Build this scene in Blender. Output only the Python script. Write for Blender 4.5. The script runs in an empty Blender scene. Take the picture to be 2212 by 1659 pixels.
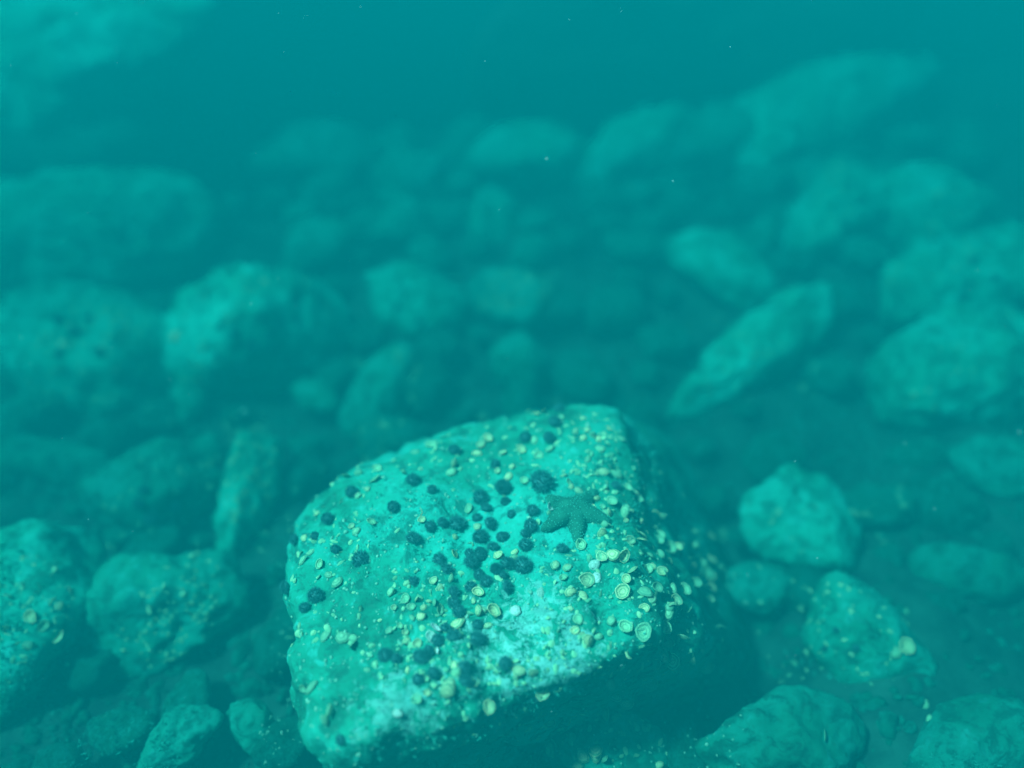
import bpy, bmesh, math, random
import numpy as np
from mathutils import Vector, Matrix
from mathutils.bvhtree import BVHTree

random.seed(7)
RNG = np.random.default_rng(7)
S = bpy.context.scene
COL = S.collection

# ------------------------------------------------------------------ camera
CAM_Z, PITCH, HFOV = 2.6, 34.0, 65.0
cam_d = bpy.data.cameras.new('camera')
cam = bpy.data.objects.new('camera', cam_d)
COL.objects.link(cam)
cam.location = (0, 0, CAM_Z)
cam.rotation_euler = (math.radians(90 - PITCH), 0, 0)
cam_d.sensor_width = 36
cam_d.lens = 18 / math.tan(math.radians(HFOV / 2))
cam_d.clip_start, cam_d.clip_end = 0.05, 500
cam_d.dof.use_dof = True
cam_d.dof.focus_distance = 2.55
cam_d.dof.aperture_fstop = 0.32
S.camera = cam

# ------------------------------------------------------------------ sky, sun, exposure
SUN_EL, SUN_AZ = 58.0, -107.0            # azimuth from +Y (away from camera) towards +X
sd = Vector((math.sin(math.radians(SUN_AZ)) * math.cos(math.radians(SUN_EL)),
             math.cos(math.radians(SUN_AZ)) * math.cos(math.radians(SUN_EL)),
             math.sin(math.radians(SUN_EL))))
w = bpy.data.worlds.new('World')
S.world = w
w.use_nodes = True
nt = w.node_tree
bg = nt.nodes['Background']
sky = nt.nodes.new('ShaderNodeTexSky')
sky.sky_type = 'NISHITA'
sky.sun_disc = False
sky.sun_elevation = math.radians(SUN_EL)
sky.sun_rotation = math.radians(SUN_AZ)
nt.links.new(sky.outputs[0], bg.inputs[0])
bg.inputs[1].default_value = 0.055
sl = bpy.data.lights.new('sun', 'SUN')
sl.energy = 5.0
sl.angle = math.radians(6)
sl.color = (1.0, 0.97, 0.92)
sun = bpy.data.objects.new('sun', sl)
COL.objects.link(sun)
sun.location = sd * 30
sun.rotation_euler = sd.to_track_quat('Z', 'Y').to_euler()
S.view_settings.view_transform = 'Standard'
S.view_settings.look = 'None'
S.view_settings.gamma = 1
S.view_settings.exposure = 3.25
S.cycles.volume_bounces = 2
S.cycles.max_bounces = 6
S.cycles.use_denoising = True

# ------------------------------------------------------------------ geometry helpers
F = 1106 / math.tan(math.radians(HFOV / 2))
cp, sp = math.cos(math.radians(PITCH)), math.sin(math.radians(PITCH))
FWD, UP, RIGHT = Vector((0, cp, -sp)), Vector((0, sp, cp)), Vector((1, 0, 0))
EYE = Vector((0, 0, CAM_Z))


def ray(u, v):
    return (RIGHT * ((u - 1106) / F) - UP * ((v - 829.5) / F) + FWD).normalized()


def ground_z(x, y):
    r = 0.15 * max(0.0, y - 3.2) + 0.07 * max(0.0, x - 0.3) * min(1.0, max(0.0, (y - 2.5) / 3))
    return r - 0.45 * max(0.0, y - 7.0 - 0.15 * x)


def at(u, v, dz=0.0):
    d = ray(u, v)
    t = 0.5
    while t < 40:
        p = EYE + d * t
        if p.z <= ground_z(p.x, p.y) + dz:
            return p, t
        t += 0.01
    return EYE + d * 14.0, 14.0


def hash3(ix, iy, iz, s):
    n = (ix.astype(np.int64) * 374761393 + iy.astype(np.int64) * 668265263
         + iz.astype(np.int64) * 2147483647 + s * 974634777)
    n = (n ^ (n >> 13)) * 1274126177
    n = n ^ (n >> 16)
    return ((n & 0xffffff) / float(0xffffff)) * 2 - 1


def vnoise(P, s=0):
    f = np.floor(P)
    t = P - f
    t = t * t * t * (t * (t * 6 - 15) + 10)
    out = 0
    for dx in (0, 1):
        for dy in (0, 1):
            for dz in (0, 1):
                wgt = ((t[:, 0] if dx else 1 - t[:, 0]) * (t[:, 1] if dy else 1 - t[:, 1])
                       * (t[:, 2] if dz else 1 - t[:, 2]))
                out = out + wgt * hash3(f[:, 0] + dx, f[:, 1] + dy, f[:, 2] + dz, s)
    return out


def fbm(P, octv=4, s=0, gain=0.5):
    a, o = 1.0, 0
    for k in range(octv):
        o = o + a * vnoise(P * (2.03 ** k) + 17.3 * k, s + k)
        a *= gain
    return o


_ico = {}


def ico(sub):
    if sub not in _ico:
        bm = bmesh.new()
        bmesh.ops.create_icosphere(bm, subdivisions=sub, radius=1)
        V = np.array([v.co[:] for v in bm.verts])
        V /= np.linalg.norm(V, axis=1)[:, None]
        T = [[v.index for v in f.verts] for f in bm.faces]
        bm.free()
        _ico[sub] = (V, T)
    return _ico[sub]


def mesh_from(name, V, T, mat, smooth=True):
    me = bpy.data.meshes.new(name)
    me.from_pydata([tuple(v) for v in V], [], T)
    if smooth:
        me.polygons.foreach_set('use_smooth', [True] * len(me.polygons))
    if mat:
        me.materials.append(mat)
    me.update()
    return me


def obj(name, me, parent=None):
    o = bpy.data.objects.new(name, me)
    COL.objects.link(o)
    if parent:
        o.parent = parent
    return o


def tag(o, label=None, cat=None, group=None, kind=None):
    if label:
        o['label'] = label
    if cat:
        o['category'] = cat
    if group:
        o['group'] = group
    if kind:
        o['kind'] = kind
    return o


# ------------------------------------------------------------------ materials
def new_mat(name):
    m = bpy.data.materials.new(name)
    m.use_nodes = True
    return m, m.node_tree, m.node_tree.nodes['Principled BSDF']


def ramp(nt, src, stops):
    r = nt.nodes.new('ShaderNodeValToRGB')
    while len(r.color_ramp.elements) < len(stops):
        r.color_ramp.elements.new(0.5)
    for e, (p, c) in zip(r.color_ramp.elements, stops):
        e.position = p
        e.color = (c, c, c, 1) if not isinstance(c, tuple) else (*c, 1)
    nt.links.new(src, r.inputs[0])
    return r.outputs[0]


def noise(nt, vec, scale, detail=6, rough=0.6, dist=0.0):
    n = nt.nodes.new('ShaderNodeTexNoise')
    n.inputs['Scale'].default_value = scale
    n.inputs['Detail'].default_value = detail
    n.inputs['Roughness'].default_value = rough
    n.inputs['Distortion'].default_value = dist
    nt.links.new(vec, n.inputs['Vector'])
    return n.outputs['Fac']


def mix(nt, fac, a, b):
    m = nt.nodes.new('ShaderNodeMix')
    m.data_type = 'RGBA'
    for sock, val in ((m.inputs[0], fac), (m.inputs[6], a), (m.inputs[7], b)):
        if isinstance(val, tuple):
            sock.default_value = (*val, 1)
        elif isinstance(val, (int, float)):
            sock.default_value = val
        else:
            nt.links.new(val, sock)
    return m.outputs[2]


def math_n(nt, op, a, b=None):
    m = nt.nodes.new('ShaderNodeMath')
    m.operation = op
    for i, val in enumerate((a, b)):
        if val is None:
            continue
        if isinstance(val, (int, float)):
            m.inputs[i].default_value = val
        else:
            nt.links.new(val, m.inputs[i])
    return m.outputs[0]


def rock_coords(nt):
    tc = nt.nodes.new('ShaderNodeTexCoord')
    oi = nt.nodes.new('ShaderNodeObjectInfo')
    sc = math_n(nt, 'MULTIPLY', oi.outputs['Random'], 37.0)
    cb = nt.nodes.new('ShaderNodeCombineXYZ')
    for i in range(3):
        nt.links.new(sc, cb.inputs[i])
    ad = nt.nodes.new('ShaderNodeVectorMath')
    ad.operation = 'ADD'
    nt.links.new(tc.outputs['Object'], ad.inputs[0])
    nt.links.new(cb.outputs[0], ad.inputs[1])
    return ad.outputs[0], tc.outputs['Object'], oi.outputs['Random']


def rock_material(name, crusts=()):
    m, nt, b = new_mat(name)
    vec, raw, rnd = rock_coords(nt)
    big = noise(nt, vec, 2.2, 5, 0.6, 0.4)
    mid = noise(nt, vec, 13, 8, 0.72, 0.5)
    fine = noise(nt, vec, 55, 5, 0.7)
    base = ramp(nt, big, [(0.32, (0.012, 0.17, 0.105)), (0.46, (0.018, 0.30, 0.195)), (0.54, (0.022, 0.35, 0.25)), (0.68, (0.03, 0.43, 0.335))])
    dark = ramp(nt, mid, [(0.42, 1.0), (0.49, 0.0)])
    c1 = mix(nt, math_n(nt, 'MULTIPLY', dark, 0.7), base, (0.012, 0.09, 0.065))
    pale = ramp(nt, mid, [(0.56, 0.0), (0.66, 1.0)])
    c2 = mix(nt, math_n(nt, 'MULTIPLY', pale, 0.65), c1, (0.06, 0.54, 0.46))
    speck = ramp(nt, fine, [(0.34, 1.0), (0.46, 0.0)])
    c3 = mix(nt, math_n(nt, 'MULTIPLY', speck, 0.45), c2, (0.05, 0.12, 0.09))
    for (cx, cy, cz, r) in crusts:          # pale coralline crust growing in ragged patches
        dv = nt.nodes.new('ShaderNodeVectorMath')
        dv.operation = 'DISTANCE'
        nt.links.new(raw, dv.inputs[0])
        dv.inputs[1].default_value = (cx, cy, cz)
        near = math_n(nt, 'SUBTRACT', 1.0, math_n(nt, 'DIVIDE', dv.outputs['Value'], r))
        nn = noise(nt, raw, 30, 8, 0.7, 0.5)
        k = math_n(nt, 'ADD', math_n(nt, 'MULTIPLY', near, 0.2), math_n(nt, 'SUBTRACT', nn, 0.5))
        k = ramp(nt, k, [(0.10, 0.0), (0.15, 1.0)])
        c3 = mix(nt, math_n(nt, 'MULTIPLY', k, 0.5), c3, (0.26, 0.56, 0.50))
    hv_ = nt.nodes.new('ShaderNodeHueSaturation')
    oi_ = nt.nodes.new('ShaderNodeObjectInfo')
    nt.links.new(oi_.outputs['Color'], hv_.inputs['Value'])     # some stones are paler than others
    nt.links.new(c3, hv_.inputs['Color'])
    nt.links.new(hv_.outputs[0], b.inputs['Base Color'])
    b.inputs['Roughness'].default_value = 0.9
    b.inputs['Specular IOR Level'].default_value = 0.1
    bp = nt.nodes.new('ShaderNodeBump')
    bp.inputs['Strength'].default_value = 0.75
    bp.inputs['Distance'].default_value = 0.02
    nt.links.new(math_n(nt, 'ADD', mid, math_n(nt, 'MULTIPLY', fine, 0.5)), bp.inputs['Height'])
    nt.links.new(bp.outputs[0], b.inputs['Normal'])
    return m


def plain_mat(name, c1, c2, scale, rough=0.8):
    m, nt, b = new_mat(name)
    tc = nt.nodes.new('ShaderNodeTexCoord')
    f = ramp(nt, noise(nt, tc.outputs['Object'], scale, 6, 0.65), [(0.35, 0.0), (0.65, 1.0)])
    nt.links.new(mix(nt, f, c1, c2), b.inputs['Base Color'])
    b.inputs['Roughness'].default_value = rough
    b.inputs['Specular IOR Level'].default_value = 0.15
    return m


def shell_material(name, light, dark):
    m, nt, b = new_mat(name)
    at_ = nt.nodes.new('ShaderNodeAttribute')
    at_.attribute_name = 'ring'
    vec, raw, rnd = rock_coords(nt)
    n = noise(nt, vec, 60, 4, 0.6)
    rr = math_n(nt, 'ADD', at_.outputs['Fac'], math_n(nt, 'MULTIPLY', math_n(nt, 'SUBTRACT', n, 0.5), 0.35))
    wv = ramp(nt, rr, [(0.0, 0.1), (0.30, 0.0), (0.42, 0.75), (0.52, 0.05), (0.68, 0.15), (0.78, 1.0), (0.86, 0.9), (0.94, 0.0)])
    f = wv
    alg = ramp(nt, math_n(nt, 'ADD', noise(nt, vec, 22, 4, 0.6), math_n(nt, 'MULTIPLY', rnd, 0.2)),
               [(0.54, 0.0), (0.66, 0.8)])
    c = mix(nt, f, light, dark)
    c = mix(nt, alg, c, (0.13, 0.33, 0.2))
    nt.links.new(c, b.inputs['Base Color'])
    b.inputs['Roughness'].default_value = 0.55
    bp = nt.nodes.new('ShaderNodeBump')
    bp.inputs['Strength'].default_value = 0.5
    bp.inputs['Distance'].default_value = 0.003
    nt.links.new(wv, bp.inputs['Height'])
    nt.links.new(bp.outputs[0], b.inputs['Normal'])
    return m


M_ROCK = rock_material('encrusted_rock')
M_BED = plain_mat('seabed_silt', (0.01, 0.035, 0.03), (0.035, 0.13, 0.10), 5)
M_URCHIN = plain_mat('urchin_test_haze_tint', (0.03, 0.15, 0.15), (0.045, 0.22, 0.22), 60, 0.5)  # paler than black urchins: veiling haze light put into the colour
M_STAR = plain_mat('sea_star_skin', (0.012, 0.10, 0.065), (0.025, 0.19, 0.125), 30)
M_NODE = plain_mat('sea_star_spines', (0.06, 0.42, 0.32), (0.1, 0.52, 0.4), 40)
M_SHELL = [shell_material('cream_shell', (0.95, 0.80, 0.40), (0.10, 0.38, 0.18)),
           shell_material('green_shell', (0.45, 0.74, 0.40), (0.08, 0.30, 0.17)),
           shell_material('white_shell', (0.93, 0.92, 0.88), (0.72, 0.78, 0.70))]
M_LIT = plain_mat('small_shells', (0.14, 0.42, 0.24), (0.45, 0.66, 0.36), 14)
M_GRIT = plain_mat('shell_grit', (0.1, 0.38, 0.26), (0.4, 0.62, 0.45), 30)
M_DARK = plain_mat('painted_shade_rock', (0.008, 0.03, 0.025), (0.02, 0.07, 0.055), 4)  # shade on the far rock's face is put into this near-black colour
M_RUB = plain_mat('dull_rubble', (0.02, 0.07, 0.055), (0.07, 0.2, 0.15), 9)
M_SNOW = plain_mat('drifting_specks', (0.7, 0.75, 0.7), (0.85, 0.88, 0.85), 3)
M_ALGA = plain_mat('algal_turf', (0.03, 0.30, 0.22), (0.05, 0.45, 0.36), 5)

# ------------------------------------------------------------------ the water the camera is in
bm = bmesh.new()
bmesh.ops.create_cube(bm, size=1, matrix=Matrix.Translation((0, 16, -0.05)) @ Matrix.Diagonal((70, 46, 6.0, 1)))
hz = bpy.data.meshes.new('haze')
bm.to_mesh(hz)
bm.free()
hm = bpy.data.materials.new('sea_water_haze')
hm.use_nodes = True
hm.node_tree.nodes.clear()
ho = hm.node_tree.nodes.new('ShaderNodeOutputMaterial')
hv = hm.node_tree.nodes.new('ShaderNodeVolumePrincipled')
hv.inputs['Density'].default_value = 0.72
hv.inputs['Color'].default_value = (0.0, 0.050, 0.0555, 1)
hv.inputs['Absorption Color'].default_value = (0.0, 0.16, 0.163, 1)
hv.inputs['Anisotropy'].default_value = 0.0
hm.node_tree.links.new(hv.outputs[0], ho.inputs['Volume'])
hz.materials.append(hm)
tag(obj('haze', hz), kind='stuff')

# ------------------------------------------------------------------ seabed
NX, NY = 220, 220
xs = np.linspace(-1, 1, NX)
ys = np.linspace(0, 1, NY)
gx = np.sign(xs) * (np.abs(xs) ** 1.7) * 33
gy = -5 + (ys ** 1.5) * 42
V = []
for y in gy:
    for x in gx:
        V.append((x, y, ground_z(x, y)))
V = np.array(V)
q = V.copy()
q[:, 2] = 0
V[:, 2] += 0.10 * fbm(q * 1.3, 4, 3) + 0.06 * np.abs(fbm(q * 5, 4, 9)) - 0.10
V[:, 2] = np.maximum(V[:, 2], -1.9)
T = [[j * NX + i, j * NX + i + 1, (j + 1) * NX + i + 1, (j + 1) * NX + i] for j in range(NY - 1) for i in range(NX - 1)]
bed = tag(obj('seabed', mesh_from('seabed', V, T, M_BED)), kind='structure')

# ------------------------------------------------------------------ boulders
OWNER = []
SOLIDS = []          # world-space geometry for resting things on


def register(o, V, T):
    mw = np.array(o.matrix_basis)
    W = V @ mw[:3, :3].T + mw[:3, 3]
    SOLIDS.append((W, T))
    OWNER.append((o.get('label'), len(T)))


def boulder_shape(seed, sub, dims, p=9, rough=0.055, planes=None):
    D, T = ico(sub)
    r_ = np.random.default_rng(seed)
    if planes is None:
        N = r_.normal(size=(18, 3))
        N /= np.linalg.norm(N, axis=1)[:, None]
        N = np.vstack([N, [[0, 0, 1]], [[0, 0, -1]]])
        H = np.concatenate([r_.uniform(0.72, 1.06, 18), [0.9, 0.9]])
    else:
        N, H = planes
    g = np.maximum(D @ N.T, 0) / H
    R = (np.sum(g ** p, axis=1) + (0.0 if planes is not None else 1.14 ** -p)) ** (-1.0 / p)
    V = D * R[:, None] * np.array(dims)
    L = float(np.mean(dims))
    off = r_.uniform(-50, 50, 3)
    nrm = D / np.array(dims)
    nrm /= np.linalg.norm(nrm, axis=1)[:, None]
    if planes is not None:
        L = 0.62
    disp = rough * fbm(V / L * 1.5 + off, 3, seed) * L
    rid = 1 - np.abs(fbm(V / L * 2.6 + off * 3, 4, seed + 3, 0.55))
    disp += rough * 1.1 * (rid - 0.7) * L
    disp += 0.024 * fbm(V * 9 + off, 4, seed + 5, 0.6) * min(1, L * 2)
    pit = fbm(V * 16 + off * 2, 2, seed + 11)
    disp -= 0.02 * np.clip(pit - 0.35, 0, 1) * min(1, L * 2)
    return V + nrm * disp[:, None], T


def boulder(label, u, v, L1, L2, ang=0, seed=0, sub=5, kd=0.8, lean=24, p=15, lift=0.3, mat=None, rough=0.045, dist=None, val=0.85):
    """a boulder whose long and short axes look L1 x L2 pixels long, the long one slanted ang degrees up to the right;
    it leans towards the viewer by `lean` and is sunk into the seabed"""
    ln, th = math.radians(lean), math.radians(ang)
    W_ = Vector((0, math.cos(ln), math.sin(ln)))
    m = (RIGHT * math.cos(th) + W_ * math.sin(th)).normalized()
    n = Vector((0, -math.sin(ln), math.cos(ln)))
    q = n.cross(m).normalized()
    pt, t = at(u, v) if dist is None else (EYE + ray(u, v) * dist, dist)
    for _ in range(5):
        k = t / F / 2
        d = ray(u, v)
        dims = []
        for ax, L in ((m, L1), (q, L2)):
            dims.append(L * k / max(0.45, math.sqrt(1 - ax.dot(d) ** 2)))
        dims.append(min(dims) * kd)
        hz_ = math.sqrt(sum((ax.z * s_) ** 2 for ax, s_ in zip((m, q, n), dims)))
        pt, t = at(u, v, min(0.9, lift * hz_)) if dist is None else (EYE + ray(u, v) * dist, dist)
    V, T = boulder_shape(seed + 100, sub, dims, p, rough)
    o = obj('boulder', mesh_from('boulder', V, T, mat or M_ROCK))
    R = Matrix((m, q, n)).transposed().to_4x4()
    o.matrix_basis = Matrix.Translation(pt) @ R
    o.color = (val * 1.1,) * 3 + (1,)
    tag(o, label, 'boulder', 'boulders strewn over the seabed')
    register(o, V, T)
    return o


# the large central boulder: its flat top face is a tilted quadrilateral, its sides fall away from the top's edges
TOPN = Vector((-0.04, -0.20, 0.97)).normalized()
TOP0 = EYE + ray(1000, 1230) * 2.62


def on_top(u, v):
    d = ray(u, v)
    t = (TOP0 - EYE).dot(TOPN) / d.dot(TOPN)
    return EYE + d * t


outline = [(1300, 842), (1190, 845), (1010, 895), (730, 1040), (556, 1205), (588, 1330), (604, 1480), (606, 1600), (675, 1678), (860, 1618), (1060, 1535), (1395, 1450), (1372, 1080)]
lean = [58, 58, 50, 54, 76, 86, 94, 96, 97, 96, 86, 52, 62]      # how steeply each side drops, degrees
C3 = [on_top(u, v) for u, v in outline]
cen = sum(C3, Vector()) / len(C3)
org = Vector((cen.x, cen.y, cen.z - 0.42))
Ns, Hs = [TOPN], [(TOP0 - org).dot(TOPN)]
for i in range(len(C3)):
    A, B = C3[i], C3[(i + 1) % len(C3)]
    e = (B - A).normalized()
    out = e.cross(TOPN)
    if out.dot(A - org) < 0:
        out = -out
    a = math.radians(90 - lean[i])
    n = (out * math.cos(a) + TOPN * math.sin(a)).normalized()
    Ns.append(n)
    Hs.append((A - org).dot(n) * 1.045)
Ns.append(Vector((0, 0, -1)))
Hs.append(0.55)
D, _ = ico(6)
V, T = boulder_shape(4, 6, (1, 1, 1), 10, 0.04, (np.array([n[:] for n in Ns]), np.array(Hs)))
crusts = [tuple(on_top(u, v) - org) + (r,) for u, v, r in
          ((1170, 1340, .22), (1075, 1420, .2), (1215, 1440, .2), (870, 1525, .17), (1130, 1470, .2))]
big = obj('boulder', mesh_from('boulder', V, T, rock_material('shell_strewn_rock', crusts)))
big.matrix_basis = Matrix.Translation(org)
big.color = (1.25, 1.25, 1.25, 1)
tag(big, 'largest boulder, flat topped and littered with shells and dark urchins', 'boulder', 'boulders strewn over the seabed')
register(big, V, T)

B = boulder
B('bright oblong boulder left of centre, pocked with urchins and slanting up to the right', 550, 712, 370, 190, 28, 62, kd=.9, lean=14, val=1.51)
B('rounded boulder near the left edge with a dark right flank', 190, 765, 300, 255, -35, 3, val=1.23)
B('wide dim boulder at the left edge, behind the rounded one', 200, 500, 440, 205, 0, 4, val=1.29)
B('pale hump behind the oblong boulder, sloping down to the right', 888, 635, 215, 150, -38, 5, val=1.29)
B('low rounded boulder right of the pale hump', 1112, 645, 190, 120, 5, 6)
B('leaning boulder just behind the left end of the largest boulder', 832, 842, 215, 130, 60, 7)
B('small dim boulder behind the peak of the largest boulder', 1126, 780, 150, 115, -20, 8)
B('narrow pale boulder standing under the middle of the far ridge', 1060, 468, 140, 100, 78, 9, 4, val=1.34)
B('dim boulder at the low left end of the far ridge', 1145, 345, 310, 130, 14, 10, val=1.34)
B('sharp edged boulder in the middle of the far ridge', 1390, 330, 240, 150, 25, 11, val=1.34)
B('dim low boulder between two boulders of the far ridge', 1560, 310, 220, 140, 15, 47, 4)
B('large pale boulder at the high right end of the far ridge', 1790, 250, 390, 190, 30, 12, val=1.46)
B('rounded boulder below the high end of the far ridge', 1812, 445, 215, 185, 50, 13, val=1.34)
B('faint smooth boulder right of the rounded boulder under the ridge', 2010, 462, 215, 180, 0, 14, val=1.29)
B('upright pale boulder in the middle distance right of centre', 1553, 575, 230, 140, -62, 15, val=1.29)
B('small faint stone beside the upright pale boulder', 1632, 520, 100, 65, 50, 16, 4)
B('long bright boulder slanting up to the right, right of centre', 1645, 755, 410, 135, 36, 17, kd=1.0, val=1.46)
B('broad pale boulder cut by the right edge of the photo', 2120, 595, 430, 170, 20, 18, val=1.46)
B('rugged bright boulder at the right edge, below the broad pale one', 2085, 800, 350, 225, 15, 19, rough=.09, val=1.40)
B('small dim boulder at the right edge, lying alone on dark ground', 2160, 1012, 185, 95, -25, 20)
B('barely visible rounded stone on the dark ground at right', 1985, 985, 110, 65, 0, 21, 4, lift=0, val=0.65)
B('ragged boulder with pale blotches right of the largest boulder', 1735, 1130, 240, 180, -50, 22, rough=.08, val=1.23)
B('smooth pale boulder slanting down to the right with one shell on its end', 1872, 1382, 300, 155, -42, 23, val=1.0)
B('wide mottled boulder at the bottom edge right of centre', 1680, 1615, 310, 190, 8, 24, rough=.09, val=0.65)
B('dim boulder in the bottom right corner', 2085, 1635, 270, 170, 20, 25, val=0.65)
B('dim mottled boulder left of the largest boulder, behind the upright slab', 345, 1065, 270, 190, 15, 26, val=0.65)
B('upright slab against the left side of the largest boulder', 532, 1065, 320, 110, 84, 27, kd=1.2, val=1.34)
B('rough boulder at lower left with a crumbled front face', 352, 1300, 300, 220, 30, 28, rough=.09, val=1.0)
B('bright shell crusted boulder cut by the left edge of the photo', 15, 1350, 430, 260, 58, 29, val=1.34)
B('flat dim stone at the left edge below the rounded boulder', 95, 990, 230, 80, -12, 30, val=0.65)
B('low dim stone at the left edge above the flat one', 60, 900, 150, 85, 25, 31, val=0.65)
B('small boulder at the bottom edge in the lower left', 378, 1605, 180, 95, 42, 32, rough=.09)
B('small pale topped stone at the front left corner of the largest boulder', 540, 1560, 120, 80, -50, 33, rough=.09)
B('dark boulder under the front of the largest boulder at the bottom edge', 1300, 1625, 270, 150, -8, 34)
B('small faint stone under the right end of the oblong boulder', 690, 862, 110, 70, -30, 35, 4)
B('small dim stone under the left end of the oblong boulder', 405, 870, 100, 70, -70, 36, 4)
B('small dim stone between the mottled boulder and the upright slab', 440, 985, 90, 60, 70, 37, 4)
B('faint pale stone in the haze behind the oblong boulder', 690, 525, 160, 90, 10, 38, 4)
B('faint pale stone in the haze left of the narrow boulder', 870, 485, 150, 90, 25, 39, 4)
B('faint low hump at the near left foot of the far ridge', 890, 372, 170, 90, 12, 40, 4)
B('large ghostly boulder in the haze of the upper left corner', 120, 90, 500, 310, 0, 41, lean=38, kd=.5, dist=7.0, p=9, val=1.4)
B('dark boulder in the haze beneath the ghostly upper left one', 150, 285, 430, 230, 0, 48, 4, dist=7.0, val=0.4)  # low tone paints in the shaded front below the upper boulder
B('ghostly boulder in the haze right of the upper left corner', 620, 330, 400, 130, 0, 42, 4)
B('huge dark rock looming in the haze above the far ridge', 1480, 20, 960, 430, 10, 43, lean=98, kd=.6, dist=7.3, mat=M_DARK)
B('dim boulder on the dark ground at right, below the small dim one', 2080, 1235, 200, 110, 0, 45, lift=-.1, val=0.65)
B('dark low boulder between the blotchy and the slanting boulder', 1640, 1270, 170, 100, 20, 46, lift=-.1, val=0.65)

# half-buried stones filling the gaps
FILL = []
for k in range(7):
    V_, T_ = boulder_shape(300 + k, 4, (1, .8, .62), 13, .09)
    FILL.append((mesh_from('stone', V_, T_, M_ROCK), V_, T_))
bv, bt, bb = [], [], 0
for W_, T_ in SOLIDS:
    bv.append(W_)
    bt += [[i + bb for i in f] for f in T_]
    bb += len(W_)
BV0 = BVHTree.FromPolygons([tuple(v_) for v_ in np.vstack(bv)], bt)
rf = random.Random(5)
placed = []
tries = 0
while len(placed) < 112 and tries < 9000:
    tries += 1
    far = len(placed) >= 75
    u, v = (rf.uniform(650, 2100), rf.uniform(290, 560)) if far else (rf.uniform(-60, 2270), rf.uniform(330, 1680))
    pt, t = at(u, v)
    if t > 9 or BV0.ray_cast(EYE, ray(u, v))[0] is not None:
        continue
    if u > 1400 and v > 850 and rf.random() < .7:
        continue
    r_ = rf.uniform(.05, .17) * (1.35 if t > 4 else 0.9)
    if far:
        r_ = rf.uniform(.16, .32)
    if any((pt - q_).length < (r_ + r2) * .8 for q_, r2 in placed):
        continue
    placed.append((pt, r_))
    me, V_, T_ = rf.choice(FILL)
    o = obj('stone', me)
    o.color = (*[rf.uniform(.7, 1.1) if far else rf.uniform(.45, .75)] * 3, 1)  # nearer gap stones toned down, the gaps' shade put into their colour
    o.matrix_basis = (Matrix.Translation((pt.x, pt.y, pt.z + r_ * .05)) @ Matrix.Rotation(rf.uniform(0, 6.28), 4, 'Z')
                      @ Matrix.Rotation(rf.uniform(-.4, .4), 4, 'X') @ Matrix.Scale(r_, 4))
    where = ('at the left of the photo' if u < 560 else 'on dark ground at right' if u > 1400 and v > 850
             else 'in the upper right haze' if u > 1400 else 'in front of the largest boulder' if v > 1300 else 'behind the largest boulder')
    tag(o, f'small dim stone half buried {where}', 'stone', 'small stones in the gaps')
    mw = np.array(o.matrix_basis)
    SOLIDS.append((V_ @ mw[:3, :3].T + mw[:3, 3], T_))
    OWNER.append(('stone', len(T_)))

# ------------------------------------------------------------------ resting things on the stones
depsV, depsT, base = [], [], 0
for W, T in SOLIDS:
    depsV.append(W)
    depsT += [[i + base for i in f] for f in T]
    base += len(W)
bedV = np.array([v.co[:] for v in bed.data.vertices])
depsV.append(bedV)
depsT += [[i + base for i in p.vertices] for p in bed.data.polygons]
BVH = BVHTree.FromPolygons([tuple(v) for v in np.vstack(depsV)], depsT)


def owner_at(u, v):
    i, k = BVH.ray_cast(EYE, ray(u, v))[2], 0
    for lab, n_ in OWNER:
        if i is not None and i < k + n_:
            return lab
        k += n_
    return 'seabed'


def hit(u, v):
    p, n, i, d = BVH.ray_cast(EYE, ray(u, v))
    return p, n, d


def frame_on(n, spin, tilt, tdir):
    q = n.to_track_quat('Z', 'Y').to_matrix().to_4x4()
    ax = Vector((math.cos(tdir), math.sin(tdir), 0))
    return q @ Matrix.Rotation(tilt, 4, ax) @ Matrix.Rotation(spin, 4, 'Z')


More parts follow.
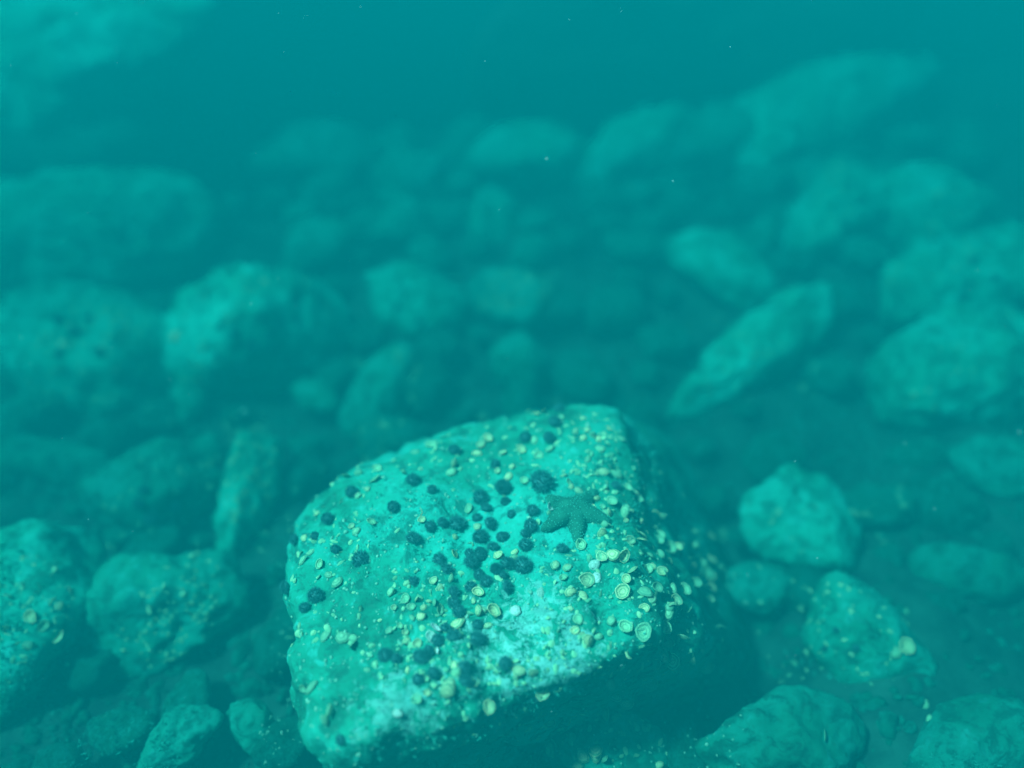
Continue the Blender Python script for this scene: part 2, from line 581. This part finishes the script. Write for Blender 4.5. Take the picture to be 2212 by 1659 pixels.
# --- shells
def valve(seed, depth=0.3, a0=0.0, a1=2 * math.pi, fan=0.12, rin=0.0, hinge=0.12, side=1):
    r_ = np.random.default_rng(seed)
    nr, ns = 8, 26
    full = a1 - a0 > 6.2
    ph = r_.uniform(0, 6.28, 4)
    top, V, T, R = [], [], [], []
    asp = r_.uniform(0.74, 0.98)
    n_a = ns if full else ns + 1
    for k in range(nr + 1):
        rho = rin + (1 - rin) * k / nr
        for j in range(n_a):
            th = a0 + (a1 - a0) * j / ns
            ro = 1 + fan * 0.5 * math.sin(2 * th + ph[0]) + fan * 0.35 * math.sin(3 * th + ph[1]) + fan * 0.2 * math.sin(7 * th + ph[2])
            ro += hinge * math.exp(-((math.atan2(math.sin(th), math.cos(th))) / 0.35) ** 2)
            w_ = 1.0 if full else min(1, 6 * min(j, ns - j) / ns)
            rr = rho * ro if full else (1 - (1 - rho) * w_) * ro
            x, y = rr * math.cos(th), rr * math.sin(th) * asp
            z = depth * (1 - rho ** 2.2) + 0.022 * math.sin(rho * 19) * rho + 0.018 * math.sin(11 * th) * rho * rho
            V.append((x, y, z))
            R.append(rho)
    n_top = len(V)
    th_ = 0.055
    for i in range(n_top):
        x, y, z = V[i]
        V.append((x * 0.96, y * 0.96, z - th_))
        R.append(R[i])

    def idx(k, j):
        return k * n_a + (j % n_a if full else j)
    for k in range(nr):
        for j in range(ns):
            f = [idx(k, j), idx(k, j + 1), idx(k + 1, j + 1), idx(k + 1, j)]
            f = f[::-1]
            T.append(f)
            T.append([i + n_top for i in f[::-1]])
    for j in range(ns):
        a, b_ = idx(nr, j), idx(nr, j + 1)
        T.append([a, b_, b_ + n_top, a + n_top])
        a, b_ = idx(0, j), idx(0, j + 1)
        if rin > 0 or not full:
            T.append([b_, a, a + n_top, b_ + n_top])
    if not full:
        for k in range(nr):
            for j in (0, ns):
                T.append([idx(k, j), idx(k + 1, j), idx(k + 1, j) + n_top, idx(k, j) + n_top])
    V = np.array(V)
    if side < 0:
        V[:, 2] = -V[:, 2] + depth * 0.9
    return V, T, np.array(R)


def shell_mesh(name, V, T, R, mat):
    me = mesh_from(name, V, T, mat)
    a = me.attributes.new('ring', 'FLOAT', 'POINT')
    a.data.foreach_set('value', R.astype(np.float32))
    bm = bmesh.new()
    bm.from_mesh(me)
    bmesh.ops.remove_doubles(bm, verts=bm.verts, dist=1e-4)
    bmesh.ops.recalc_face_normals(bm, faces=bm.faces)
    bm.to_mesh(me)
    bm.free()
    return me


DOME, CUP, ARC = {}, {}, {}
for mi in range(3):
    DOME[mi] = [shell_mesh('shell', *valve(10 * mi + k, 0.26 + 0.05 * k), M_SHELL[mi]) for k in range(4)]
    CUP[mi] = [shell_mesh('shell', *valve(50 + 10 * mi + k, 0.34 + 0.05 * k, side=-1), M_SHELL[mi]) for k in range(3)]
    ARC[mi] = [shell_mesh('shell', *valve(90 + 10 * mi + k, 0.22, 0.4, 3.2 + 0.5 * k, rin=0.72), M_SHELL[mi]) for k in range(2)]
UPPER = {mi: shell_mesh('upper_valve', *valve(130 + mi, 0.3), M_SHELL[mi]) for mi in range(3)}

SHELL_WORD = {'d': 'domed', 'c': 'cupped', 'e': 'edge-on', 'a': 'broken crescent', 'p': 'gaping two-valved'}
TONE = ['cream', 'greenish', 'white']
N_SHELL = 0


def shell(u, v, rpx, kind='d', tone=None, label=None, zone='', rnd=random):
    global N_SHELL
    p, n, d = hit(u, v)
    if p is None or d > 9:
        return
    if label is None and 575 < u < 1600 and 'largest' not in owner_at(u, v):
        zone = 'on the seabed beside the largest boulder'
    if tone is None:
        tone = 0 if rnd.random() < 0.55 else 1
    s = max(0.008, 1.03 * rpx * d / F)
    if kind == 'd' and rnd.random() < 0.3 and label is None:
        kind = 'c'
    tilt = rnd.uniform(0, 0.35)
    kk = kind
    if kind == 'e':
        tilt = rnd.uniform(1.0, 1.35)
        me = rnd.choice(DOME[tone])
    elif kind == 'c':
        me = rnd.choice(CUP[tone])
    elif kind == 'a':
        me = rnd.choice(ARC[tone])
    else:
        me = rnd.choice(DOME[tone])
    o = obj('shell', me)
    if u > 1360 or v > 1470:       # on the steep flanks the shells hang out, propped up towards the light
        n = (n + Vector((-0.35, -0.35, 0.9))).normalized()
    M = frame_on(n, rnd.uniform(0, 6.28), tilt, rnd.uniform(0, 6.28))
    up = 0.55 * s if kind == 'e' else (0.05 * s + 0.35 * s * math.sin(tilt))
    o.matrix_basis = Matrix.Translation(p + n * up) @ M @ Matrix.Scale(s, 4)
    if kind == 'p':
        c = obj('upper_valve', UPPER[tone], o)
        c.matrix_basis = Matrix.Translation((-0.25, 0, 0.42)) @ Matrix.Rotation(-0.55, 4, 'Y')
    tag(o, label or f'{TONE[tone]} {SHELL_WORD[kk]} shell {zone}', 'shell', 'shells scattered over the boulders')
    N_SHELL += 1
    return o


def zone_of(u, v):
    if u < 575:
        return 'on a boulder left of the largest'
    if u > 1600:
        return 'on the ground at the right of the photo'
    if v > 1500 and u > 900:
        return 'in the shade under the largest boulder'
    if u > 1400:
        return "on the largest boulder's shaded right flank"
    if v > 1420 and u > 900:
        return "along the largest boulder's front edge"
    if v < 960 and u > 1180:
        return "at the largest boulder's peak"
    if v < 1060 and u < 1180:
        return "along the largest boulder's back edge"
    if u < 800 and v < 1300:
        return "on the largest boulder's left end"
    if u < 800:
        return "at the largest boulder's front left corner"
    if u > 1290 and v < 1200:
        return 'beside the sea star'
    if u > 1150 and v >= 1160:
        return 'below the sea star'
    if v > 1230 and u < 1150:
        return 'below the urchin band'
    return 'among the urchins'


crop1 = dict(ox=575.0, oy=840.6, k=.24)
crop2 = dict(ox=1017.5, oy=840.6, k=.24)
crop3 = dict(ox=575.0, oy=1194.5, k=.28)
crop4 = dict(ox=1017.5, oy=1194.5, k=.28)
SH = [
 (crop4, '215,25,35,c 335,35,35,d 75,445,45,p 165,450,55,d 340,450,45,d,2 540,305,40,d,2 130,560,35,d 650,95,35,d 745,110,35,d '
         '710,200,35,d 890,215,60,c 765,305,45,d 860,335,45,d,0 1010,35,45,d 1095,25,50,p 1170,300,62,c 1340,300,56,d '
         '1195,205,40,c 1495,170,42,e 1245,140,45,e 1330,610,62,c,1 1190,580,55,d,1 1085,535,40,p 980,645,40,d 900,675,45,p '
         '825,515,40,d 765,430,25,d 800,600,35,d 860,625,25,d 1535,400,36,e 1675,440,34,e 1515,690,45,d 1550,830,55,c '
         '1490,580,50,c,1 1915,580,38,e 1800,270,40,e 1845,360,30,c 1820,880,45,d 1160,870,45,d,1 1040,720,42,a 370,925,50,p '
         '480,920,40,d 1070,1010,45,d,1 1385,1000,55,c,1 320,1275,36,a 450,1345,30,d 610,1300,42,c,1 730,1280,45,a 780,1425,30,c,1 '
         '1450,1640,30,d 1560,540,30,a 1240,760,50,a 1430,860,40,a,1 660,1040,40,a,1 1480,760,30,a'),
 (crop2, '1175,1515,45,d 1360,1500,62,c 1180,1310,46,e,0 1275,1350,20,d 985,1400,50,c 880,1500,35,d 760,1580,40,d 860,1610,35,d '
         '1430,1360,45,c 1010,440,36,d 940,380,35,d 915,440,25,d 1045,365,30,d 1090,415,35,p 1150,450,35,d 1170,540,40,d 1200,405,30,d '
         '1235,360,30,d 1350,450,36,d,1 1300,560,30,e,1 1050,640,30,d 1250,695,25,d 1135,760,25,d 830,780,35,d 900,880,30,d 965,915,45,d '
         '870,845,35,c 1125,1000,36,e,0 1090,1085,40,d 1185,1060,25,d 1220,1110,35,d 1430,1100,42,d,0 1530,1185,28,d,0 1200,900,35,e '
         '1410,885,35,d,1 1490,930,22,d 1405,770,30,a 705,1060,42,c,2 700,1115,30,d 800,265,35,d 590,230,35,d 520,205,30,d 655,210,30,e '
         '450,550,46,d 150,445,46,d 90,510,40,d 290,580,35,c 55,580,40,d 365,700,36,d,0 330,790,50,d 240,740,30,d 480,830,40,d '
         '570,460,40,d 710,540,52,d,1 610,600,40,c,1 1005,265,30,d 1105,290,25,a 780,120,26,d 100,265,35,c 250,1500,45,d,0 390,1470,40,d '
         '390,1530,40,d 1700,1310,42,c,1 2005,1280,40,d,1 2020,1420,35,e,1 1700,1500,45,e 1630,1600,30,d 1780,1550,30,a 1510,990,36,c,1 '
         '1610,1000,40,a,1 1050,560,26,d 1390,1180,24,d 560,330,26,d 1460,720,24,e,1 1640,1240,22,d,1 1900,1390,22,d,1'),
 (crop3, '970,310,36,p 1050,320,35,a 1075,360,40,c 1165,375,32,e 1060,430,25,d 1115,420,30,d 1255,375,30,d 1300,375,35,e 1300,220,35,d,0 '
         '1345,270,40,d,0 1425,200,30,d 1330,440,40,d,1 1190,490,35,d 1125,500,25,d 1475,550,56,d,0 1270,650,45,c,2 1300,590,42,c,2 '
         '1085,680,42,d,0 1170,695,35,c 1070,620,26,d 670,655,40,d,1 685,700,40,e,1 550,230,50,d,1 480,170,30,d,1 410,190,20,c,1 '
         '1320,755,25,e,2 1410,1045,62,p,0 1465,925,50,d,1 1200,990,60,a,0 1165,1130,40,c 1010,1240,36,d,2 780,905,25,d 840,860,30,d '
         '1090,905,25,d 1450,865,30,d 1600,1000,40,a,0 590,650,60,d,1 460,640,48,d,1 1600,370,25,d,0 1630,310,45,c 500,1220,45,e '
         '460,1290,42,e 350,1040,52,d,1 290,1040,30,d,1 1240,1080,26,d 1400,1150,22,d 950,600,26,d 880,520,22,d 1030,560,22,d 985,420,24,d 1215,420,26,d'),
 (crop1, '590,820,40,d,1 730,800,42,e,1 840,770,40,e,1 1000,720,40,d,1 1050,560,60,c,1 910,640,36,d 1340,570,46,d,1 1490,510,55,c,1 '
         '990,820,50,d,1 1370,1110,42,a 815,960,40,d,1 700,1000,45,a,1 1400,1180,35,d 1830,1080,46,d 1900,1240,42,d 330,1540,46,d,1 '
         '400,1470,42,d,1 490,1570,46,d,1 340,1340,30,d 460,1120,30,d 420,1020,40,d,1 940,1200,40,d,1 810,1280,40,d,1 770,1240,30,d '
         '1680,1490,42,d,0 2090,1500,42,d,0 1830,1410,36,a 1690,690,45,e 1670,750,52,d 910,900,30,d 1900,580,45,d 1940,500,40,d '
         '1600,440,36,c,1 1390,720,34,d,1 1240,760,34,e,1 1700,1330,30,d 1250,1000,26,a,1 560,760,30,d,1'),
]
rs = random.Random(21)
for crop, txt in SH:
    for it in txt.split():
        f = it.split(',')
        u, v, r = crop['ox'] + float(f[0]) * crop['k'], crop['oy'] + float(f[1]) * crop['k'], float(f[2]) * crop['k']
        shell(u, v, r, f[3], int(f[4]) if len(f) > 4 else None, zone=zone_of(u, v), rnd=rs)
for (a_, b_, n_) in [((1385, 1150), (1560, 1470), 38), ((1300, 1010), (1440, 1180), 10), ((1000, 1490), (1420, 1560), 7)]:
    for _ in range(n_):
        u, v = rs.uniform(a_[0], b_[0]), rs.uniform(a_[1], b_[1])
        shell(u, v, rs.uniform(8, 15), rs.choice('ddcceea'), None, zone=zone_of(u, v), rnd=rs)
# single shells one can point to
shell(1282, 1222, 14, 'd', 2, 'bright white shell, upper of two lying together below the sea star', rnd=rs)
shell(1288, 1248, 12.5, 'd', 2, 'bright white shell, lower of two lying together below the sea star', rnd=rs)
shell(1191, 1622, 22, 'd', 1, 'large dull fan shaped shell in the shade at the bottom edge', rnd=rs)
shell(1258, 1632, 14.5, 'd', 0, 'pale oval shell in the shade at the bottom edge, right of the fan shaped one', rnd=rs)
shell(1287, 1628, 15, 'p', 0, 'pale gaping shell in the shade at the bottom edge, next to the oval one', rnd=rs)
shell(1246, 1656, 11, 'd', 0, 'pale shell half cut by the bottom edge under the oval one', rnd=rs)
shell(1307, 1641, 11, 'e', 1, 'dull upright shell in the shade at the bottom edge', rnd=rs)
shell(427, 820, 8, 'd', 1, 'small pale shell at the lower left end of the oblong boulder', rnd=rs)
shell(378, 727, 12, 'd', 0, 'pale round shell sticking out at the left tip of the oblong boulder', rnd=rs)
shell(572, 610, 9, 'd', 1, 'pale round shell on the upper edge of the oblong boulder', rnd=rs)
shell(527, 889, 8, 'd', 2, 'bright shell on top of the upright slab', rnd=rs)
shell(370, 912, 5, 'd', 1, 'small shell on dark ground left of the upright slab', rnd=rs)
shell(133, 742, 9, 'd', 0, 'pale shell low on the rounded boulder near the left edge', rnd=rs)
shell(273, 697, 8, 'd', 1, 'pale shell on the right flank of the rounded boulder near the left edge', rnd=rs)
shell(1956, 1398, 16, 'c', 0, 'yellowish cupped shell on the right end of the smooth slanting boulder', rnd=rs)
shell(1936, 1412, 12, 'd', 1, 'dull shell beside the yellowish cupped one on the slanting boulder', rnd=rs)
shell(1997, 1523, 10, 'd', 1, 'lone pale shell on the dark ground below the slanting boulder', rnd=rs)
shell(2007, 1552, 7, 'd', 1, 'small pale shell just under the lone one at lower right', rnd=rs)
shell(1842, 1108, 11, 'd', 1, 'pale oval shell on the right edge of the blotchy boulder', rnd=rs)
shell(1778, 1590, 12, 'e', 1, 'edge-on shell on the mottled boulder at the bottom edge', rnd=rs)
for u, v in ((20, 1290), (75, 1272), (128, 1310), (150, 1275), (95, 1350), (60, 1395), (120, 1372), (45, 1440), (95, 1448), (20, 1365), (70, 1330), (140, 1335)):
    shell(u, v, rs.uniform(7, 13), rs.choice('ddcea'), rs.choice((0, 1)), zone='on the boulder cut by the left edge', rnd=rs)

for (a_, b_, n_) in [((1180, 1190), (1390, 1400), 20)]:
    for _ in range(n_):
        u, v = rs.uniform(a_[0], b_[0]), rs.uniform(a_[1], b_[1])
        if N_SHELL < 300:
            shell(u, v, rs.uniform(7, 13), rs.choice('ddccaep'), None, zone=zone_of(u, v), rnd=rs)

# --- sea urchins
def urchin_meshes(seed):
    D_, T_ = ico(3)
    r_ = np.random.default_rng(seed)
    V_ = D_ * np.array([0.62, 0.62, 0.42]) * (1 + 0.03 * vnoise(D_ * 6, seed))[:, None]
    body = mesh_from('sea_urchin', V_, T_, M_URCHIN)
    V2, T2 = [], []
    n = 300
    for i in range(n):
        z = 1 - 1.25 * (i + 0.5) / n
        a = i * 2.39996 + r_.uniform(-.2, .2)
        rr = math.sqrt(max(0, 1 - z * z))
        d = Vector((rr * math.cos(a), rr * math.sin(a), z * 0.9 + 0.06)).normalized()
        d = (d + Vector(r_.normal(0, .12, 3))).normalized()
        b0 = Vector((d.x * .58, d.y * .58, d.z * .4))
        tip = d * r_.uniform(0.84, 1.02)
        q = d.to_track_quat('Z', 'Y')
        k = len(V2)
        for j in range(4):
            V2.append(b0 + q @ Vector((.03 * math.cos(j * 1.571), .03 * math.sin(j * 1.571), 0)))
        V2.append(tip)
        T2 += [[k + j, k + (j + 1) % 4, k + 4] for j in range(4)]
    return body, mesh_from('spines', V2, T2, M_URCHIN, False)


UR = [urchin_meshes(s) for s in range(4)]


def urchin(u, v, rpx, label=None, rnd=random, zone='', group='sea urchins clinging to the boulders', on=None):
    p, n, d = hit(u, v)
    if p is None or d > 9 or (on and on not in owner_at(u, v)):
        return
    s = rpx * d / F * 1.25
    b_, sp_ = rnd.choice(UR)
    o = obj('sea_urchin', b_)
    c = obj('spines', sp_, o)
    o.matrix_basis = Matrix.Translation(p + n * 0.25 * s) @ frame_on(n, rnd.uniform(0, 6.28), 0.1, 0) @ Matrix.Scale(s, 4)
    tag(o, label or f'dark round sea urchin {zone}', 'sea urchin', group)


UX = [
 (crop1, '770,940,60 1145,1065,55 555,1175,55 1320,1360,65 850,1540,78 1935,985,75 1985,1090,52 2110,890,62 1480,1235,50 1580,1210,50 '
         '1720,1240,82 1320,830,60 1490,915,45 620,1445,42 160,1360,42 265,1355,45 2005,1220,62 1900,1165,45 1560,1545,62 1840,1570,66 '
         '1830,1480,42 2065,1625,50 2160,1575,60 2160,1020,45 1690,570,60 1920,1340,62 2120,1340,50 1920,1480,52 2060,1430,42 1610,1640,60 440,1330,40'),
 (crop2, '290,890,70 315,1025,46 560,1100,56 540,1230,62 750,310,62 490,440,52 690,440,56 790,190,52 90,1340,72 190,1430,46 '
         '490,1410,60 820,1450,52 230,1620,45 345,1580,56 470,1600,82 80,1490,58 225,680,45 1300,880,45 370,1130,42 480,1310,46 310,1330,40'),
 (crop3, '1130,235,46 1780,130,42 1645,170,42 1825,175,32 1580,270,46 1840,260,46 1700,230,50 1440,310,46 1450,380,46 1450,660,55 '
         '1615,670,60 1320,680,50 920,800,56 1185,820,62 1000,820,40 1260,740,42 1175,980,46 1290,920,46 380,340,60 170,260,50 300,430,42 '
         '1520,880,50 1490,450,50 1530,1000,52 580,1440,36 1380,590,42 1630,560,42 1840,850,50'),
]


def uzone(u, v):
    if v < 1000:
        return "near the largest boulder's back edge"
    if u < 760:
        return "on the largest boulder's left end"
    if v > 1330:
        return "near the largest boulder's front edge"
    if u < 900:
        return "on the largest boulder's bare left half"
    if u > 1280:
        return "on the largest boulder's right shoulder"
    return 'in the band across the largest boulder'


for crop, txt in UX:
    for it in txt.split():
        f = [float(x) for x in it.split(',')]
        u, v, r = crop['ox'] + f[0] * crop['k'], crop['oy'] + f[1] * crop['k'], f[2] * crop['k']
        urchin(u, v, r, rnd=rs, zone=uzone(u, v), on='largest')
urchin(1171, 1046, 26, 'largest dark sea urchin, above and left of the sea star', rnd=rs)
for u, v, r in ((505, 720, 9), (560, 688, 8), (545, 745, 10), (480, 705, 7), (520, 790, 8), (640, 700, 7), (585, 720, 8), (470, 770, 7)):
    urchin(u, v, r, rnd=rs, zone='on the bright oblong boulder', on='oblong')
for u, v, r in ((125, 690, 10), (160, 720, 12), (190, 690, 9), (130, 765, 9), (215, 760, 9)):
    urchin(u, v, r, rnd=rs, zone='on the rounded boulder near the left edge', on='rounded boulder near the left')
for u, v, r in ((870, 630, 8), (905, 690, 8), (855, 660, 7)):
    urchin(u, v, r, rnd=rs, zone='on the pale hump behind the oblong boulder', on='pale hump')
for u, v, r in ((300, 1085, 11), (325, 1120, 14), (375, 1090, 11), (400, 1150, 12), (310, 1060, 10)):
    urchin(u, v, r, rnd=rs, zone='on the dim mottled boulder', on='dim mottled')
for u, v, r in ((1835, 400, 7), (1860, 440, 8), (1820, 480, 7)):
    urchin(u, v, r, rnd=rs, zone='on the rounded boulder below the far ridge', on='rounded boulder below')
for u, v, r in ((2100, 560, 8), (2150, 605, 9), (2080, 640, 8)):
    urchin(u, v, r, rnd=rs, zone='on the broad pale boulder at the right edge', on='broad pale')
for u, v, r in ((1805, 1360, 6), (1850, 1400, 7), (1780, 1400, 6)):
    urchin(u, v, r, rnd=rs, zone='on the smooth pale boulder at lower right', on='smooth pale boulder slanting')

# --- the sea star: five tapering arms draped over the rock, studded with pale spines
arms = [(1176, 1076), (1290, 1058), (1322, 1132), (1250, 1176), (1168, 1146)]
cu, cv = 1241, 1103
pc, ncn, dc = hit(cu, cv)
bm = bmesh.new()
rows, spn = [], []
for (au, av) in arms:
    tip, nt_, dt = hit(au, av)
    if tip is None:
        continue
    side = ncn.cross(tip - pc).normalized()
    prev = None
    for k in range(13):
        f = k / 12
        cpt = pc.lerp(tip, f)
        q, qn, _, _ = BVH.find_nearest(cpt)
        wd = 0.040 * (1 - f) ** 0.75 + 0.009
        hgt = 0.036 * (1 - f) ** 0.7 + 0.010
        if f == 1:
            wd, hgt = 0.004, 0.004
        ringv = []
        for j in range(9):
            a = math.pi * j / 8
            pos = q + side * (math.cos(a) * wd) + ncn * (math.sin(a) * hgt - 0.003)
            ringv.append(bm.verts.new(pos))
            if 0 < j < 8 and k < 12:
                for _ in range(1):
                    a2 = a + rs.uniform(-.18, .18)
                    spn.append((q + (tip - pc) * rs.uniform(-.04, .04) + side * (math.cos(a2) * wd) + ncn * (math.sin(a2) * hgt - 0.002), ncn))
        if prev:
            for j in range(8):
                bm.faces.new((prev[j], prev[j + 1], ringv[j + 1], ringv[j]))
        prev = ringv
me = bpy.data.meshes.new('sea_star')
for v_ in bm.verts:
    v_.co -= pc
bmesh.ops.recalc_face_normals(bm, faces=bm.faces)
bm.to_mesh(me)
bm.free()
me.polygons.foreach_set('use_smooth', [True] * len(me.polygons))
me.materials.append(M_STAR)
star = obj('sea_star', me)
star.location = pc
tag(star, 'large dark five-armed sea star dotted with pale spines on the largest boulder', 'sea star')
V2, T2 = [], []
O8, OT = ico(1)
for p_, n_ in spn:
    k = len(V2)
    s_ = rs.uniform(.0011, .0022)
    V2 += [tuple(Vector(o) * s_ + p_ - pc) for o in O8]
    T2 += [[i + k for i in t] for t in OT]
obj('spines', mesh_from('spines', V2, T2, M_NODE), star)

# ------------------------------------------------------------------ uncountable bits
def scatter_mesh(name, pts, mat, shape, label, cat):
    V2, T2 = [], []
    for p_, n_, s_ in pts:
        base_v, base_t = shape
        Mx = frame_on(n_, rs.uniform(0, 6.28), rs.uniform(0, 0.9), rs.uniform(0, 6.28))
        k = len(V2)
        sx = Vector((s_ * rs.uniform(.6, 1.4), s_ * rs.uniform(.5, 1.1), s_ * rs.uniform(.35, .9)))
        for o in base_v:
            q = Mx @ Vector((o[0] * sx.x, o[1] * sx.y, o[2] * sx.z))
            V2.append(tuple(q + p_))
        T2 += [[i + k for i in t] for t in base_t]
    o = obj(name, mesh_from(name, V2, T2, mat))
    tag(o, label, cat, kind='stuff')
    return o


# smaller shells past the individual ones: one mass
LV, LT, LR = valve(777, 0.32)
pts = []
while len(pts) < 850:
    z = rs.choice([((1190, 890), (1340, 1030)), ((1280, 1010), (1430, 1200)), ((1160, 1180), (1390, 1420)), ((1380, 1180), (1560, 1480)), ((850, 1230), (1020, 1440)),
                   ((760, 920), (1200, 1020)), ((620, 1030), (780, 1400)), ((900, 1420), (1400, 1480)), ((650, 1000), (1400, 1500)), ((960, 1530), (1440, 1650)), ((-10, 1200), (160, 1480)), ((300, 1250), (460, 1440))])
    u, v = rs.uniform(z[0][0], z[1][0]), rs.uniform(z[0][1], z[1][1])
    p_, n_, d_ = hit(u, v)
    if p_ is None or d_ > 4.2:
        continue
    pts.append((p_, n_, rs.uniform(.005, .0135)))
zl = [((390, 600), (715, 840)), ((50, 640), (330, 880)), ((1480, 650), (1820, 870)), ((1920, 520), (2212, 910)), ((795, 550), (985, 720)),
      ((1030, 590), (1200, 700)), ((760, 750), (905, 930)), ((215, 980), (480, 1420)), ((485, 890), (590, 1200)), ((1640, 1040), (1980, 1480)), ((1700, 340), (2110, 560))]
n0 = len(pts)
while len(pts) < n0 + 900:
    z = rs.choice(zl)
    u, v = rs.uniform(z[0][0], z[1][0]), rs.uniform(z[0][1], z[1][1])
    p_, n_, d_ = hit(u, v)
    if p_ is None or d_ > 7 or fbm(np.array([[p_.x * 2.5, p_.y * 2.5, p_.z * 2.5]]), 2, 51)[0] < -0.1:
        continue
    pts.append((p_, n_, rs.uniform(.006, .016) * d_ / 4))
scatter_mesh('shell_litter', pts, M_LIT, ([tuple(x) for x in LV * np.array([1, 1, 1.6])], LT), 'small greenish shells crusting the boulders between the larger ones', 'shell litter')

pts = []
while len(pts) < 1500:
    u, v = rs.uniform(560, 1620), rs.uniform(860, 1659)
    p_, n_, d_ = hit(u, v)
    if p_ is None or d_ > 4.2:
        continue
    pts.append((p_, n_, rs.uniform(.002, .0065) * (1.5 if rs.random() < .12 else 1)))
scatter_mesh('shell_grit', pts, M_GRIT, ico(1), 'pale broken shell grit strewn over the largest boulder', 'shell grit')

D2, T2_ = ico(2)
RUBV = (D2 * (1 + 0.35 * fbm(D2 * 1.7, 3, 31))[:, None], T2_)
pts = []
while len(pts) < 800:
    u, v = rs.uniform(-150, 2360), rs.uniform(650, 1750)
    p_, n_, d_ = hit(u, v)
    if p_ is None or d_ > 7:
        continue
    if owner_at(u, v) != 'seabed' or (u > 1400 and rs.random() < .5):
        continue
    pts.append((p_, n_, rs.uniform(.008, .024) * (2.2 if rs.random() < .12 else 1)))
rub = scatter_mesh('rubble', pts, M_ROCK, RUBV, 'dim rubble lying in the gaps between boulders', 'rubble')
rub.color = (0.5, 0.5, 0.5, 1)

# short algal turf that frays the edges of the stones
V2, T2 = [], []
cnt = 0
while cnt < 7500:
    u, v = rs.uniform(-40, 2250), rs.uniform(420, 1680)
    p_, n_, d_ = hit(u, v)
    if p_ is None or d_ > 7 or n_.z < -0.2:
        continue
    if fbm(np.array([[p_.x * 3, p_.y * 3, p_.z * 3]]), 2, 77)[0] < 0.05:
        continue
    cnt += 1
    for _ in range(3):
        L = rs.uniform(.006, .015) * max(1.0, d_ / 2.7) ** 1.7
        d = (n_ + Vector((rs.gauss(0, .6), rs.gauss(0, .6), rs.gauss(0.2, .4)))).normalized()
        sd_ = d.cross(Vector((rs.gauss(0, 1), rs.gauss(0, 1), rs.gauss(0, 1)))).normalized() * L * .13
        q = p_ + Vector((rs.gauss(0, .008), rs.gauss(0, .008), 0)) - n_ * 0.003
        m1 = q + d * L * .55 + n_ * 0.0
        k = len(V2)
        V2 += [q - sd_, q + sd_, m1 + sd_ * .8, m1 - sd_ * .8, q + d * L + sd_ * rs.uniform(-1, 1)]
        T2 += [[k, k + 1, k + 2, k + 3], [k + 3, k + 2, k + 4]]
tag(obj('algal_turf', mesh_from('algal_turf', V2, T2, M_ALGA, False)), 'short fuzzy algae fraying the edges of the boulders', 'algae', kind='stuff')

# specks drifting in the water
V2, T2 = [], []
for i in range(260):
    d = ray(rs.uniform(-100, 2310), rs.uniform(-50, 1700))
    t = rs.uniform(2.3, 5.0)
    p_, n_, dd = hit(0, 0)
    q = EYE + d * t
    h_ = BVH.ray_cast(EYE, d)[3]
    if h_ and t > h_ - 0.05:
        continue
    s_ = rs.uniform(.0006, .0014)
    ax = Vector((rs.gauss(0, 1), rs.gauss(0, 1), rs.gauss(0, 1))).normalized()
    k = len(V2)
    for o in O8:
        vv = Vector(o)
        vv = vv + ax * (vv.dot(ax)) * rs.choice((0, 0, 1.5))
        V2.append(tuple(q + vv * s_))
    T2 += [[i_ + k for i_ in t_] for t_ in OT]
tag(obj('drifting_specks', mesh_from('drifting_specks', V2, T2, M_SNOW)), 'tiny pale specks drifting in the water', 'specks', kind='stuff')

# ------------------------------------------------------------------ labels: tell look-alikes apart by their place in their row
NTH = ['leftmost', 'second from left', 'third from left', 'fourth from left', 'fifth from left', 'sixth from left', 'seventh from left',
       'eighth from left', 'ninth from left', 'tenth from left', 'eleventh from left', 'twelfth from left']
rows = {}
for o in COL.objects:
    if o.get('category') in ('shell', 'sea urchin', 'stone'):
        rows.setdefault(o['label'], []).append(o)


def pix(o):
    d = o.matrix_basis.translation - EYE
    return d.dot(RIGHT) / d.dot(FWD), -d.dot(UP) / d.dot(FWD)


for lab, os_ in rows.items():
    if len(os_) < 2:
        continue
    plural = lab.replace(' shell ', ' shells ').replace(' sea urchin ', ' sea urchins ').replace(' stone ', ' stones ').replace('dark round', 'dark')
    os_.sort(key=lambda o: pix(o)[1])
    bands = [''] if len(os_) <= 8 else ['upper ', 'lower '] if len(os_) <= 16 else ['upper ', 'middle ', 'lower '] if len(os_) <= 27 else \
        ['topmost ', 'upper ', 'middle ', 'lower ', 'lowest ']
    nb = len(bands)
    for bi, bname in enumerate(bands):
        part = os_[bi * len(os_) // nb:(bi + 1) * len(os_) // nb]
        part.sort(key=lambda o: pix(o)[0])
        for k, o in enumerate(part):
            nth = 'rightmost' if k == len(part) - 1 and k else NTH[k]
            o['label'] = f'{nth} among {bname}{plural}' if len(part) > 1 else f'{bname}{lab}'
